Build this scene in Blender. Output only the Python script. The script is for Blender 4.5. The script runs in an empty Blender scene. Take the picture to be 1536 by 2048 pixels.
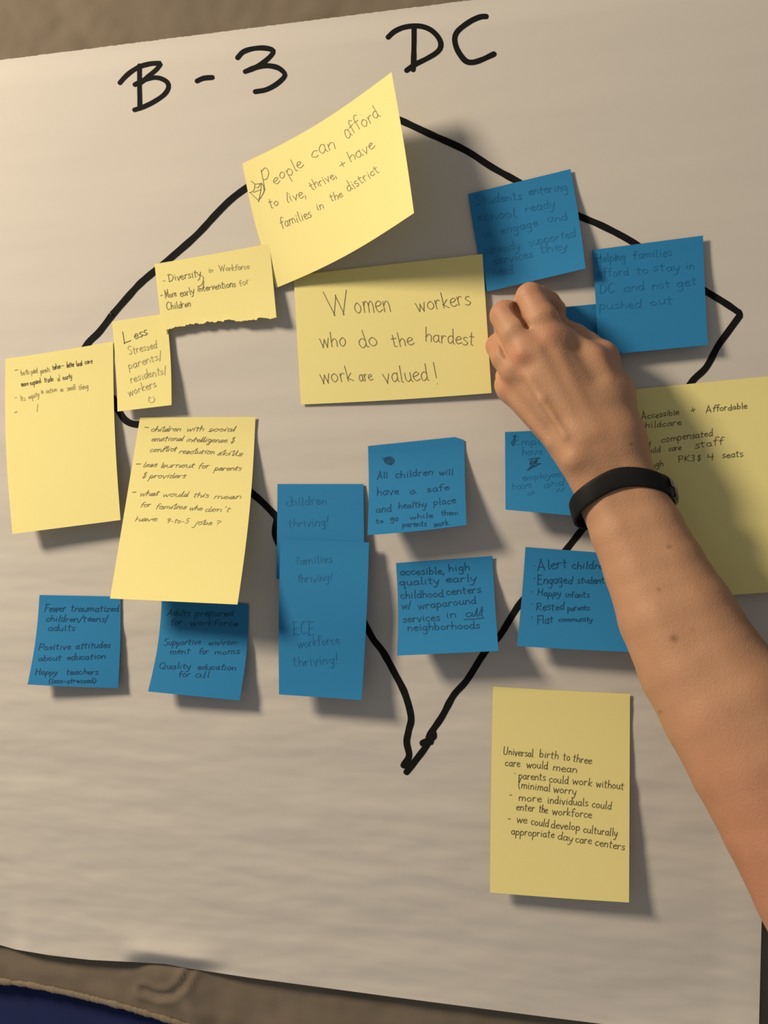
import bpy, math, random
import numpy as np
from mathutils import Vector, noise

S = bpy.context.scene
C = S.collection

# ------------------------------------------------------------------ camera
FPX = 1657.0                      # focal length in pixels of the 1536x2048 frame
YAW = math.radians(12.1)
ZC = 0.63                         # distance along the axis to the paper
Fv = np.array([-math.sin(YAW), math.cos(YAW), 0.0])
Rv = np.array([math.cos(YAW), math.sin(YAW), 0.0])
Uv = np.array([0.0, 0.0, 1.0])
CAM = -Fv * ZC
cd = bpy.data.cameras.new('camera'); cam = bpy.data.objects.new('camera', cd); C.objects.link(cam)
cd.sensor_fit = 'VERTICAL'; cd.sensor_height = 32.0; cd.lens = 32.0 * FPX / 2048.0
cd.clip_start = 0.01
cam.location = CAM; cam.rotation_euler = (math.pi / 2, 0, YAW)
S.camera = cam

# ------------------------------------------------------------------ light
w = bpy.data.worlds.new('room_light'); S.world = w; w.use_nodes = True
w.node_tree.nodes['Background'].inputs[0].default_value = (0.94, 0.90, 0.88, 1)
w.node_tree.nodes['Background'].inputs[1].default_value = 0.22
ld = bpy.data.lights.new('ceiling_lamp', 'AREA'); ld.shape = 'DISK'; ld.size = 0.40
ld.energy = 39; ld.color = (1.0, 0.82, 0.61)
lo = bpy.data.objects.new('ceiling_lamp', ld); C.objects.link(lo)
lo.location = (-1.29, -0.98, 0.92)
lo.rotation_euler = (Vector((0.0, 0, 0.0)) - lo.location).to_track_quat('-Z', 'Y').to_euler()
S.view_settings.view_transform = 'Standard'; S.view_settings.look = 'None'
S.view_settings.gamma = 1; S.view_settings.use_curve_mapping = False
S.view_settings.exposure = 0.0

# ------------------------------------------------------------------ helpers
def unproj(px, py, lift):
    """pixel of the 1536x2048 frame + height off the wall (m) -> world points (n,3)"""
    px = np.asarray(px, float); py = np.asarray(py, float); lift = np.asarray(lift, float)
    px, py, lift = np.broadcast_arrays(px, py, lift)
    a = (px - 768) / FPX; b = (1024 - py) / FPX
    D = Fv + a[..., None] * Rv + b[..., None] * Uv
    t = (-lift - CAM[1]) / D[..., 1]
    return CAM + t[..., None] * D

def mesh_obj(name, verts, faces, mat, parent=None, smooth=True):
    me = bpy.data.meshes.new(name)
    me.from_pydata([tuple(v) for v in verts], [], [tuple(int(i) for i in f) for f in faces])
    me.update()
    if smooth: me.polygons.foreach_set('use_smooth', [True] * len(me.polygons))
    o = bpy.data.objects.new(name, me); C.objects.link(o)
    if mat: me.materials.append(mat)
    if parent: o.parent = parent
    return o

def tag(o, label, cat, group=None):
    o['label'] = label; o['category'] = cat
    if group: o['group'] = group

def grid_faces(nu, nv, off=0):
    i, j = np.meshgrid(np.arange(nv - 1), np.arange(nu - 1), indexing='ij')
    a = (i * nu + j).ravel() + off
    return np.stack([a, a + nu, a + nu + 1, a + 1], 1)

def thicken(name, V, nu, nv, th, mat, parent=None):
    """grid of points V (nv,nu,3) facing the room, given a thickness towards the wall"""
    V = V.reshape(nv, nu, 3)
    du = np.gradient(V, axis=1); dv = np.gradient(V, axis=0)
    n = np.cross(dv, du); n /= np.linalg.norm(n, axis=2)[..., None] + 1e-12
    n *= np.where(n[..., 1:2] > 0, -1, 1)
    B = V - n * th
    N = nu * nv
    verts = np.concatenate([V.reshape(-1, 3), B.reshape(-1, 3)])
    f1 = grid_faces(nu, nv); f2 = grid_faces(nu, nv, N)[:, ::-1]
    rim = ([j for j in range(nu)] + [i * nu + nu - 1 for i in range(1, nv)] +
           [(nv - 1) * nu + j for j in range(nu - 2, -1, -1)] + [i * nu for i in range(nv - 2, 0, -1)])
    r = np.array(rim); r2 = np.roll(r, -1)
    m = len(r); q = np.arange(m); q2 = np.roll(q, -1)
    verts = np.concatenate([verts, verts[r], verts[r + N]])
    f3 = np.stack([q, q2, q2 + m, q + m], 1) + 2 * N
    o = mesh_obj(name, verts, np.concatenate([f1, f2, f3]), mat, parent)
    sm = np.ones(len(o.data.polygons), bool); sm[-len(f3):] = False
    o.data.polygons.foreach_set('use_smooth', sm.tolist())
    return o

def smooth_line(pts, step=None, n=6):
    """Catmull-Rom through points; a repeated point keeps a corner sharp"""
    P = [np.array(p, float) for p in pts]
    if len(P) < 3:
        if len(P) == 2:
            k = max(2, n); return np.array([P[0] + (P[1] - P[0]) * t for t in np.linspace(0, 1, k)])
        return np.array(P)
    Q = [2 * P[0] - P[1]] + P + [2 * P[-1] - P[-2]]
    out = []
    for i in range(1, len(Q) - 2):
        p0, p1, p2, p3 = Q[i - 1:i + 3]
        m = n if step is None else max(2, int(np.linalg.norm(p2 - p1) / step))
        for t in np.linspace(0, 1, m, endpoint=False):
            out.append(0.5 * ((2 * p1) + (-p0 + p2) * t + (2 * p0 - 5 * p1 + 4 * p2 - p3) * t * t + (-p0 + 3 * p1 - 3 * p2 + p3) * t ** 3))
    out.append(P[-1])
    return np.array(out)

def ribbon(line, width, across=2, wob=0.0, rnd=None):
    """flat pen stroke in pixels with rounded ends: returns (n,2) points and faces"""
    d = np.diff(line, axis=0); L = np.linalg.norm(d, axis=1)
    keep = np.concatenate([[True], L > 1e-3]); line = line[keep]
    if len(line) < 2: line = np.array([line[0], line[0] + (0.6, 0.3)])
    t = np.gradient(line, axis=0); t /= np.linalg.norm(t, axis=1)[:, None] + 1e-9
    n = np.stack([-t[:, 1], t[:, 0]], 1)
    r = width / 2
    caps = [0.92, 0.55] if across > 2 else [0.7]
    pre = [(line[0] - t[0] * r * c, n[0], math.sqrt(max(0, 1 - c * c))) for c in caps]
    post = [(line[-1] + t[-1] * r * c, n[-1], math.sqrt(max(0, 1 - c * c))) for c in caps[::-1]]
    wv = np.ones(len(line))
    if wob and rnd: wv = np.array([1 + wob * noise.noise((p[0] * .05, p[1] * .05, 3.1)) for p in line])
    rows = pre + [(line[i], n[i], wv[i]) for i in range(len(line))] + post
    pts = []; s = np.linspace(-1, 1, across)
    for p, nn, k in rows:
        for q in s: pts.append(p + nn * r * k * q)
    return np.array(pts), grid_faces(across, len(rows))

# ------------------------------------------------------------------ materials
def new_mat(name):
    m = bpy.data.materials.new(name); m.use_nodes = True
    nt = m.node_tree; b = nt.nodes['Principled BSDF']
    return m, nt, b

def paper_mat(name, col, rough=0.75, trans=0.0, fibre=0.04, bump=0.05):
    m, nt, b = new_mat(name); N = nt.nodes; L = nt.links
    tc = N.new('ShaderNodeTexCoord')
    nz = N.new('ShaderNodeTexNoise'); nz.inputs['Scale'].default_value = 900; nz.inputs['Detail'].default_value = 3
    L.new(tc.outputs['Object'], nz.inputs['Vector'])
    nz2 = N.new('ShaderNodeTexNoise'); nz2.inputs['Scale'].default_value = 14; nz2.inputs['Detail'].default_value = 3
    L.new(tc.outputs['Object'], nz2.inputs['Vector'])
    mx = N.new('ShaderNodeMix'); mx.data_type = 'RGBA'
    mx.inputs['A'].default_value = (*[c * (1 - fibre) for c in col], 1)
    mx.inputs['B'].default_value = (*[min(1, c * (1 + fibre)) for c in col], 1)
    av = N.new('ShaderNodeMath'); av.operation = 'ADD'
    h1 = N.new('ShaderNodeMath'); h1.operation = 'MULTIPLY'; h1.inputs[1].default_value = 0.5
    h2 = N.new('ShaderNodeMath'); h2.operation = 'MULTIPLY'; h2.inputs[1].default_value = 0.5
    L.new(nz.outputs['Fac'], h1.inputs[0]); L.new(nz2.outputs['Fac'], h2.inputs[0])
    L.new(h1.outputs[0], av.inputs[0]); L.new(h2.outputs[0], av.inputs[1])
    L.new(av.outputs[0], mx.inputs['Factor'])
    L.new(mx.outputs['Result'], b.inputs['Base Color'])
    b.inputs['Roughness'].default_value = rough
    b.inputs['Specular IOR Level'].default_value = 0.25
    bp = N.new('ShaderNodeBump'); bp.inputs['Strength'].default_value = bump; bp.inputs['Distance'].default_value = 0.0004
    L.new(nz.outputs['Fac'], bp.inputs['Height']); L.new(bp.outputs['Normal'], b.inputs['Normal'])
    if trans:
        t = N.new('ShaderNodeBsdfTranslucent'); L.new(mx.outputs['Result'], t.inputs['Color'])
        ms = N.new('ShaderNodeMixShader'); ms.inputs[0].default_value = trans
        L.new(b.outputs[0], ms.inputs[1]); L.new(t.outputs[0], ms.inputs[2])
        L.new(ms.outputs[0], N['Material Output'].inputs['Surface'])
    return m

def flat_mat(name, col, rough=0.6, spec=0.3, metallic=0.0):
    m, nt, b = new_mat(name)
    b.inputs['Base Color'].default_value = (*col, 1); b.inputs['Roughness'].default_value = rough
    b.inputs['Specular IOR Level'].default_value = spec; b.inputs['Metallic'].default_value = metallic
    return m

def ink_mat(name, col, vary=0.35):
    m, nt, b = new_mat(name); N = nt.nodes; L = nt.links
    tc = N.new('ShaderNodeTexCoord'); nz = N.new('ShaderNodeTexNoise'); nz.inputs['Scale'].default_value = 160
    L.new(tc.outputs['Object'], nz.inputs['Vector'])
    mx = N.new('ShaderNodeMix'); mx.data_type = 'RGBA'
    mx.inputs['A'].default_value = (*[c * (1 - vary) for c in col], 1)
    mx.inputs['B'].default_value = (*[c * (1 + vary) for c in col], 1)
    L.new(nz.outputs['Fac'], mx.inputs['Factor']); L.new(mx.outputs['Result'], b.inputs['Base Color'])
    b.inputs['Roughness'].default_value = 0.6; b.inputs['Specular IOR Level'].default_value = 0.2
    return m

M_sheet = paper_mat('white_chart_paper', (0.60, 0.575, 0.525), 0.8, 0, 0.015, 0.03)
M_yellow = paper_mat('yellow_note_paper', (0.93, 0.85, 0.36), 0.8, 0.10, 0.03)
M_blue = paper_mat('blue_note_paper', (0.025, 0.225, 0.49), 0.8, 0.04, 0.05)
M_marker = flat_mat('black_marker', (0.008, 0.0075, 0.008), 0.8, 0.12)

def fabric_mat(name, col, scale=1500, dark=0.75, bump=0.5):
    m, nt, b = new_mat(name); N = nt.nodes; L = nt.links
    tc = N.new('ShaderNodeTexCoord')
    mp = N.new('ShaderNodeMapping'); mp.inputs['Rotation'].default_value = (0, math.radians(38), 0)
    L.new(tc.outputs['Object'], mp.inputs['Vector'])
    wv = N.new('ShaderNodeTexWave'); wv.bands_direction = 'X'; wv.inputs['Scale'].default_value = scale / 6.28 * 1.4
    wv.inputs['Distortion'].default_value = 1.5; wv.inputs['Detail'].default_value = 2
    L.new(mp.outputs['Vector'], wv.inputs['Vector'])
    nz = N.new('ShaderNodeTexNoise'); nz.inputs['Scale'].default_value = 18; nz.inputs['Detail'].default_value = 6
    L.new(tc.outputs['Object'], nz.inputs['Vector'])
    cr = N.new('ShaderNodeMix'); cr.data_type = 'RGBA'
    cr.inputs['A'].default_value = (*[c * dark for c in col], 1); cr.inputs['B'].default_value = (*[c * 1.15 for c in col], 1)
    L.new(nz.outputs['Fac'], cr.inputs['Factor'])
    c2 = N.new('ShaderNodeMix'); c2.data_type = 'RGBA'; c2.blend_type = 'MULTIPLY'; c2.inputs['Factor'].default_value = 0.35
    L.new(cr.outputs['Result'], c2.inputs['A']); L.new(wv.outputs['Color'], c2.inputs['B'])
    L.new(c2.outputs['Result'], b.inputs['Base Color'])
    b.inputs['Roughness'].default_value = 0.95; b.inputs['Specular IOR Level'].default_value = 0.1
    bp = N.new('ShaderNodeBump'); bp.inputs['Strength'].default_value = bump; bp.inputs['Distance'].default_value = 0.0005
    L.new(wv.outputs['Fac'], bp.inputs['Height']); L.new(bp.outputs['Normal'], b.inputs['Normal'])
    return m
M_cloth = fabric_mat('beige_twill', (0.27, 0.222, 0.165))
M_hem = fabric_mat('beige_hem', (0.33, 0.27, 0.20))
M_wall = fabric_mat('navy_panel', (0.024, 0.034, 0.12), 2500, 0.85, 0.2)

def fbm(x, z, sx, sz, seed, octv=2):
    return noise.fractal((x * sx, z * sz, seed), 0.6, 2.0, octv)

def sstep(a, b, x):
    t = np.clip((np.asarray(x, float) - a) / (b - a), 0, 1); return t * t * (3 - 2 * t)

# ------------------------------------------------------------------ wall and cloth
o = mesh_obj('wall_back', [(-1.6, .012, -1.2), (1.6, .012, -1.2), (1.6, .012, 1.3), (-1.6, .012, 1.3),
                          (-1.6, .06, -1.2), (1.6, .06, -1.2), (1.6, .06, 1.3), (-1.6, .06, 1.3)],
             [(0, 1, 2, 3), (5, 4, 7, 6), (4, 0, 3, 7), (1, 5, 6, 2), (3, 2, 6, 7), (4, 5, 1, 0)], M_wall, smooth=False)
o['kind'] = 'structure'

def hem_y(px):            # lower edge of the cloth, in pixels
    return np.interp(px, [-900, -200, 0, 60, 150, 250, 330, 400, 700, 1536, 2200],
                     [1900, 1950, 1966, 1973, 1992, 2017, 2041, 2062, 2130, 2290, 2400])

def cloth_y(x, z):        # world depth of the cloth face (negative = towards the room)
    d = 0.0010 - 0.0015 * fbm(x, z, 9, 14, 1.7, 3)
    a = x * 0.75 + z * 0.66            # a few creases running diagonally
    d -= 0.0020 * abs(noise.noise((a * 26, (z - x) * 5, 4.4)))
    d -= 0.0007 * noise.noise((x * 70, z * 70, 9.1))
    return d

CREASE = [(288, 1978), (315, 1990), (345, 1988), (368, 1968), (382, 1940)]
def seg_d(x, y, ax, ay, bx, by):
    t = max(0, min(1, ((x - ax) * (bx - ax) + (y - ay) * (by - ay)) / ((bx - ax) ** 2 + (by - ay) ** 2)))
    return math.hypot(x - ax - t * (bx - ax), y - ay - t * (by - ay))
nu, nv = 460, 420
pxs = np.linspace(-700, 2050, nu); V = np.zeros((nv, nu, 3))
for i, s in enumerate(np.linspace(0, 1, nv)):
    py = -330 + (hem_y(pxs) + 330) * s
    P = unproj(pxs, py, 0.0)
    for j in range(nu):
        x, _, z = P[j]
        e = (hem_y(pxs[j]) - py[j])
        y = cloth_y(x, z)
        y -= 0.0018 * math.exp(-((e - 34) / 16.0) ** 2) * (0.5 + 0.9 * noise.noise((x * 60, 2.0, z * 30)))
        if 270 < pxs[j] < 480 and py[j] > 1900:
            dd = min(seg_d(pxs[j], py[j], *a_, *b_) for a_, b_ in zip(CREASE[:-1], CREASE[1:]))
            y += 0.0013 * math.exp(-(dd / 6.0) ** 2) - 0.0012 * math.exp(-((dd - 13) / 7.0) ** 2)
        y -= 0.0016 * math.exp(-((pxs[j] - 372 - 0.2 * (py[j] - 1950)) / 16.0) ** 2) * float(sstep(1925, 1950, py[j]))
        y -= 0.0022 * math.exp(-(((pxs[j] - 310) / 60.0) ** 2 + ((py[j] - 1945) / 30.0) ** 2))
        V[i, j] = (x, y, z)
cloth = thicken('backdrop_cloth', V, nu, nv, 0.0009, M_cloth)
tag(cloth, 'beige twill cloth hung on the wall behind the white paper sheet', 'cloth')

# rolled hem along the lower edge
hp = np.arange(-690, 2040, 3.0); ring = 8; hv = []
for x_ in hp:
    c = unproj(x_, hem_y(x_) - 5, 0.0)
    k = 1 + 0.45 * noise.noise((x_ * .05, 0, 0)) + 0.30 * noise.noise((x_ * .21, 3, 0)) + 0.06 * math.sin(x_ * 0.65)
    for q in range(ring):
        an = 2 * math.pi * q / ring
        hv.append((c[0], -0.0012 - 0.0012 * k * math.sin(an), c[2] + 0.0026 * k * math.cos(an)))
hf = []
for i in range(len(hp) - 1):
    for q in range(ring):
        a = i * ring + q; b_ = i * ring + (q + 1) % ring
        hf.append((a, b_, b_ + ring, a + ring))
hem = mesh_obj('hem', hv, hf, M_hem, cloth); hem['label'] = 'rolled stitched hem'

# ------------------------------------------------------------------ the paper sheet
TL, TR, BR, BL = np.array([-110., 134.]), np.array([1572., -80.]), np.array([1517., 2087.]), np.array([-70., 1885.])
def bottom_dev(px):       # how far the lower edge strays from a straight line, px
    return np.interp(px, [-70, 0, 30, 100, 180, 270, 330, 380, 500, 800, 1100, 1517],
                         [0, -4, 1, 4, 3, -4, -8, -5, -2, 0, 1, 0])

def sheet_h(px, py, P):
    """height of the sheet off the wall; px,py arrays, P world points"""
    px = np.asarray(px, float); py = np.asarray(py, float)
    sh = px.shape; X = P[..., 0].ravel(); Z = P[..., 2].ravel(); fx = px.ravel(); fy = py.ravel()
    n1 = np.array([noise.noise((x * 7, z * 26, 0.3)) + .5 * noise.noise((x * 10, z * 60, 5.3)) for x, z in zip(X, Z)])
    n2 = np.array([noise.noise((x * 26, z * 105, 7.7)) + .4 * noise.noise((x * 52, z * 190, 2.2)) for x, z in zip(X, Z)])
    wlow = 0.12 + 0.88 * sstep(700, 1500, fy)
    h = 0.0050 + 0.00105 * n1 * (0.45 + 0.55 * sstep(200, 900, fy)) + 0.00050 * n2 * wlow
    ybot = 1894 + 0.127 * fx
    e = ybot - fy                                  # px above the lower edge
    h += 0.0030 * np.exp(-np.clip(e, 0, None) / 60.0) * sstep(20, 60, fx)
    h -= 0.0020 * np.exp(-np.clip(e, 0, None) / 60.0) * (1 - sstep(-10, 50, fx))
    k = sstep(235, 300, fx) * (1 - sstep(385, 470, fx))
    h += 0.0040 * k * np.exp(-((e - 22) / 30.0) ** 2)
    h -= 0.0085 * k * sstep(30, 0, e)
    h += 0.0022 * sstep(1420, 1530, fx) * sstep(1200, 1800, fy)
    h -= 0.0022 * sstep(60, 0, fy - (120 - 0.1275 * fx))       # flush at the top
    return h.reshape(sh)

def on_sheet(px, py, eps=0.0):
    P0 = unproj(px, py, 0.005)
    return unproj(px, py, sheet_h(px, py, P0) + eps)

nu, nv = 330, 440
u, v = np.meshgrid(np.linspace(0, 1, nu), np.linspace(0, 1, nv))
pp = ((1 - u) * (1 - v))[..., None] * TL + (u * (1 - v))[..., None] * TR + (u * v)[..., None] * BR + ((1 - u) * v)[..., None] * BL
pp[..., 1] += bottom_dev(pp[..., 0]) * v ** 12
rg = random.Random(3)
jag = np.array([rg.uniform(-0.6, 0.6) for _ in range(nu)]); pp[0, :, 1] += jag      # perforated tear edge
V = on_sheet(pp[..., 0], pp[..., 1])
sheet = thicken('paper_sheet', V, nu, nv, 0.0003, M_sheet)
tag(sheet, 'large white flip-chart sheet with a black marker outline, hung on beige cloth', 'paper')

def marker(name, strokes, width, wob=0.12):
    vs, fs, off = [], [], 0
    for k, st in enumerate(strokes):
        ln = smooth_line(st, step=5.0)
        p, f = ribbon(ln, width, 5, wob, True)
        W = on_sheet(p[:, 0], p[:, 1], 0.00022 + 0.00003 * k)
        vs.append(W); fs.append(f + off); off += len(W)
    return mesh_obj(name, np.concatenate(vs), np.concatenate(fs), M_marker, sheet)

def T(x0, y0, s, pts): return [(x0 + a * s, y0 + b * s) for a, b in pts]
kb = (200, 0, .27344)
marker('letter', [T(*kb, [(145, 605), (190, 555), (240, 515), (300, 483), (380, 464), (445, 462), (445, 462), (415, 505), (350, 560), (300, 603), (255, 618)]),
                  T(*kb, [(255, 618), (320, 585), (385, 568), (440, 572), (490, 600), (500, 640), (470, 690), (400, 740), (320, 780), (252, 803)]),
                  T(*kb, [(288, 480), (288, 560), (288, 640), (290, 720), (290, 792)])], 9.5)
marker('dash', [T(*kb, [(710, 592), (755, 572), (820, 566)])], 10)
marker('letter', [T(*kb, [(1006, 422), (1045, 380), (1110, 357), (1190, 350), (1255, 362), (1265, 385), (1225, 432), (1160, 480), (1110, 505), (1062, 523)]),
                  T(*kb, [(1062, 523), (1130, 495), (1220, 480), (1300, 495), (1348, 535), (1345, 565), (1290, 615), (1215, 655), (1135, 670)])], 10)
kd = (740, 0, .19531)
marker('letter', [T(*kd, [(185, 380), (245, 325), (330, 284), (430, 266), (530, 270), (620, 305), (690, 370), (724, 440), (715, 500), (665, 550), (570, 605), (460, 660), (375, 720)]),
                  T(*kd, [(450, 275), (450, 400), (448, 520), (445, 640), (440, 712)])], 10.5)
marker('letter', [T(*kd, [(1188, 168), (1130, 172), (1040, 210), (940, 278), (885, 335), (866, 400), (885, 490), (930, 570), (985, 628), (1050, 638), (1140, 612), (1268, 553)])], 11)
ko = (700, 1000, .39063)
marker('map_outline', [
    [(780, 232), (800, 240), (860, 268), (930, 300), (985, 335), (1045, 368), (1100, 398), (1150, 428), (1205, 452), (1265, 484), (1330, 528), (1400, 575), (1450, 606), (1482, 628), (1482, 628),
     (1455, 665), (1436, 692), (1412, 735), (1380, 768), (1330, 845), (1280, 915), (1220, 990)] + T(*ko, [(1190, 150), (1110, 250), (990, 400), (870, 530), (770, 690), (690, 780), (600, 920), (530, 1000), (470, 1110), (410, 1200), (390, 1260), (290, 1392)]),
    T(*ko, [(60, 600), (85, 650), (120, 715), (170, 780), (230, 890), (280, 990), (312, 1110), (300, 1180), (290, 1240), (302, 1310), (275, 1358)]),
    T(*ko, [(425, 1192), (428, 1212), (410, 1225)]), T(*ko, [(372, 1245), (400, 1235), (412, 1238)]),
    [(500, 370), (465, 396), (435, 425), (392, 471), (335, 521), (308, 543), (279, 568), (250, 600), (224, 630), (224, 630), (198, 664), (174, 689), (160, 725), (185, 770), (226, 796), (231, 812), (239, 824), (249, 839), (263, 847), (279, 849), (320, 850), (400, 890), (460, 945), (500, 983), (521, 1001), (541, 1021), (553, 1036), (551, 1055), (552, 1075), (570, 1110)]], 13.5)

# ------------------------------------------------------------------ handwriting: a single-stroke alphabet (x-height = 10)
G = {
'a': (9, '8,8 5,10 1,7 1,2 4,0 8,4|8,10 8,2 10,0'), 'b': (9, '1,19 1,10 1,0|1,6 5,10 8,7 8,3 5,0 1,2'),
'c': (8, '8,8 5,10 1,7 1,3 4,0 8,2'), 'd': (9, '8,8 5,10 1,7 1,2 4,0 8,4|8,19 8,8 8,1 10,0'),
'e': (8, '1,5 6,6 8,8 5,10 1,7 1,3 4,0 9,2'), 'f': (7, '9,17 6,19 3,15 3,8 3,-1|0,10 7,11'),
'g': (9, '8,8 5,10 1,7 1,3 4,1 8,5|8,10 8,2 8,-5 5,-9 1,-7'), 'h': (9, '1,19 1,8 1,0|1,6 5,10 8,7 8,0'),
'i': (4, '2,10 2,2 3,0|2,14 2.4,13.4'), 'j': (5, '4,10 4,0 3,-7 0,-9 -1,-6|4,14 4.4,13.4'),
'k': (8, '1,19 1,8 1,0|7,10 1,4 1,4 8,0'), 'l': (4, '2,19 2,8 2,1 4,0'),
'm': (14, '1,10 1,5 1,0|1,6 4,10 7,7 7,0|7,6 10,10 13,7 13,0'), 'n': (9, '1,10 1,5 1,0|1,6 5,10 8,7 8,0'),
'o': (9, '5,10 1,7 1,3 4,0 8,3 8,7 5,10'), 'p': (9, '1,10 1,0 1,-9|1,7 5,10 8,7 8,3 5,0 1,2'),
'q': (9, '8,8 5,10 1,7 1,3 4,1 8,5|8,10 8,0 8,-9 10,-7'), 'r': (7, '1,10 1,5 1,0|1,6 4,10 7,9'),
's': (7, '7,9 4,10 1,8 4,5 7,3 4,0 0,1'), 't': (7, '3,16 3,8 3,1 6,0|0,11 7,11'),
'u': (9, '1,10 1,3 4,0 8,3|8,10 8,2 10,0'), 'v': (8, '0,10 4,0 4,0 8,10'),
'w': (12, '0,10 3,0 3,0 6,8 6,8 9,0 9,0 12,10'), 'x': (8, '0,10 8,0|8,10 0,0'),
'y': (8, '0,10 1,4 4,2 7,5|8,10 6,0 3,-8 -1,-8'), 'z': (8, '0,10 8,10 8,10 0,0 0,0 8,0'),
'A': (14, '0,0 6,20 6,20 12,0|2,7 11,7'), 'B': (12, '1,20 1,0|1,20 8,18 8,12 1,11 9,9 9,2 1,0'),
'C': (13, '12,17 8,20 2,15 1,6 5,0 12,3'), 'D': (13, '1,20 1,0|-1,19 7,19 12,11 8,2 0,0'),
'E': (11, '9,20 1,20 1,20 1,0 1,0 10,0|1,10 8,11'), 'F': (10, '10,20 1,20 1,20 1,0|1,11 8,11'),
'H': (13, '1,20 1,0|11,20 11,0|1,10 11,11'), 'I': (4, '2,20 2,0'), 'L': (11, '2,20 1,0 1,0 11,1'),
'K': (11, '1,20 1,0|10,20 1,9 1,9 10,0'), 'M': (16, '1,0 2,20 2,20 7,6 7,6 13,20 13,20 14,0'),
'P': (11, '1,20 1,0|0,18 7,20 10,15 6,10 1,9'), 'Q': (14, '7,20 1,14 2,4 8,0 13,8 11,17 7,20|8,5 14,-2'),
'R': (12, '1,20 1,0|0,18 8,20 9,13 1,10 1,10 11,0'), 'S': (11, '10,18 5,20 1,15 8,9 9,3 4,0 0,2'),
'U': (13, '1,20 1,4 5,0 10,3 11,20'), 'W': (20, '0,20 6,0 6,0 10,15 10,15 14,0 14,0 20,20'),
'3': (9, '1,17 5,19 8,15 4,10 8,6 5,0 0,2'), '4': (10, '2,17 1,9 1,9 9,9|8,17 8,0'), '5': (9, '8,17 2,17 2,17 1,10 7,9 7,2 1,0'),
'9': (9, '8,14 4,17 1,13 4,9 8,13|8,15 6,0'), ',': (4, '2,2 1,-4'), '.': (4, '2,1 2.5,.5'), '!': (5, '3,20 2,6|1.6,1 2,.4'),
'?': (9, '1,16 4,19 8,15 4,9 4,5|4,1 4.4,.4'), '/': (7, '6,20 0,-3'), '-': (8, '0,6 7,6'), "'": (4, '2,20 1,16'),
'&': (11, '9,16 4,18 2,13 8,9 7,1 3,1 1,5|5,20 4,-2'), '+': (11, '0,8 10,8|5,14 5,2'), '*': (5, '2,6 3,6.6 3,5.6 2,6'),
'(': (5, '4,20 1,12 1,4 4,-3'), ')': (5, '1,20 4,12 4,4 1,-3'), ' ': (7, ''),
}
GL = {k: (a, [[tuple(map(float, p.split(','))) for p in s.split()] for s in t.split('|') if s]) for k, (a, t) in G.items()}

def write_word(text, x0, y0, x1, y1, xh, rnd, slant=0.0, cursive=False, messy=0.5):
    """strokes of one word in pixels, fitted between two baseline points"""
    adv = sum(GL[c][0] + 2.2 for c in text) - 2.2
    d = np.array([x1 - x0, y1 - y0], float); Ld = np.linalg.norm(d); ex = d / Ld
    ey = np.array([ex[1], -ex[0]])
    sx = Ld / adv; sy = xh / 10.0
    out = []; cx = 0.0; last = None
    for ch in text:
        a, sts = GL[ch]
        jy = rnd.gauss(0, messy * 0.7); js = 1 + rnd.gauss(0, 0.07 * messy); jl = rnd.gauss(0, 0.06 * messy)
        first = True
        for st in sts:
            q = []
            for (gx, gy) in st:
                gx += rnd.gauss(0, .28 * messy); gy += rnd.gauss(0, .35 * messy)
                yy = gy * js + jy
                X = (cx + gx) * sx + (slant + jl) * yy * sy; Y = yy * sy
                q.append(np.array([x0, y0]) + ex * X + ey * Y)
            if cursive and first and last is not None and ch.islower():
                mid = (last + q[0]) / 2 - ey * 0.12 * xh
                out.append(smooth_line([last, mid, q[0]], n=4))
            first = False
            out.append(smooth_line(q, n=5))
            last = q[-1]
        if not (ch.islower()): last = None
        cx += a + 2.2
    return out

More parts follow.
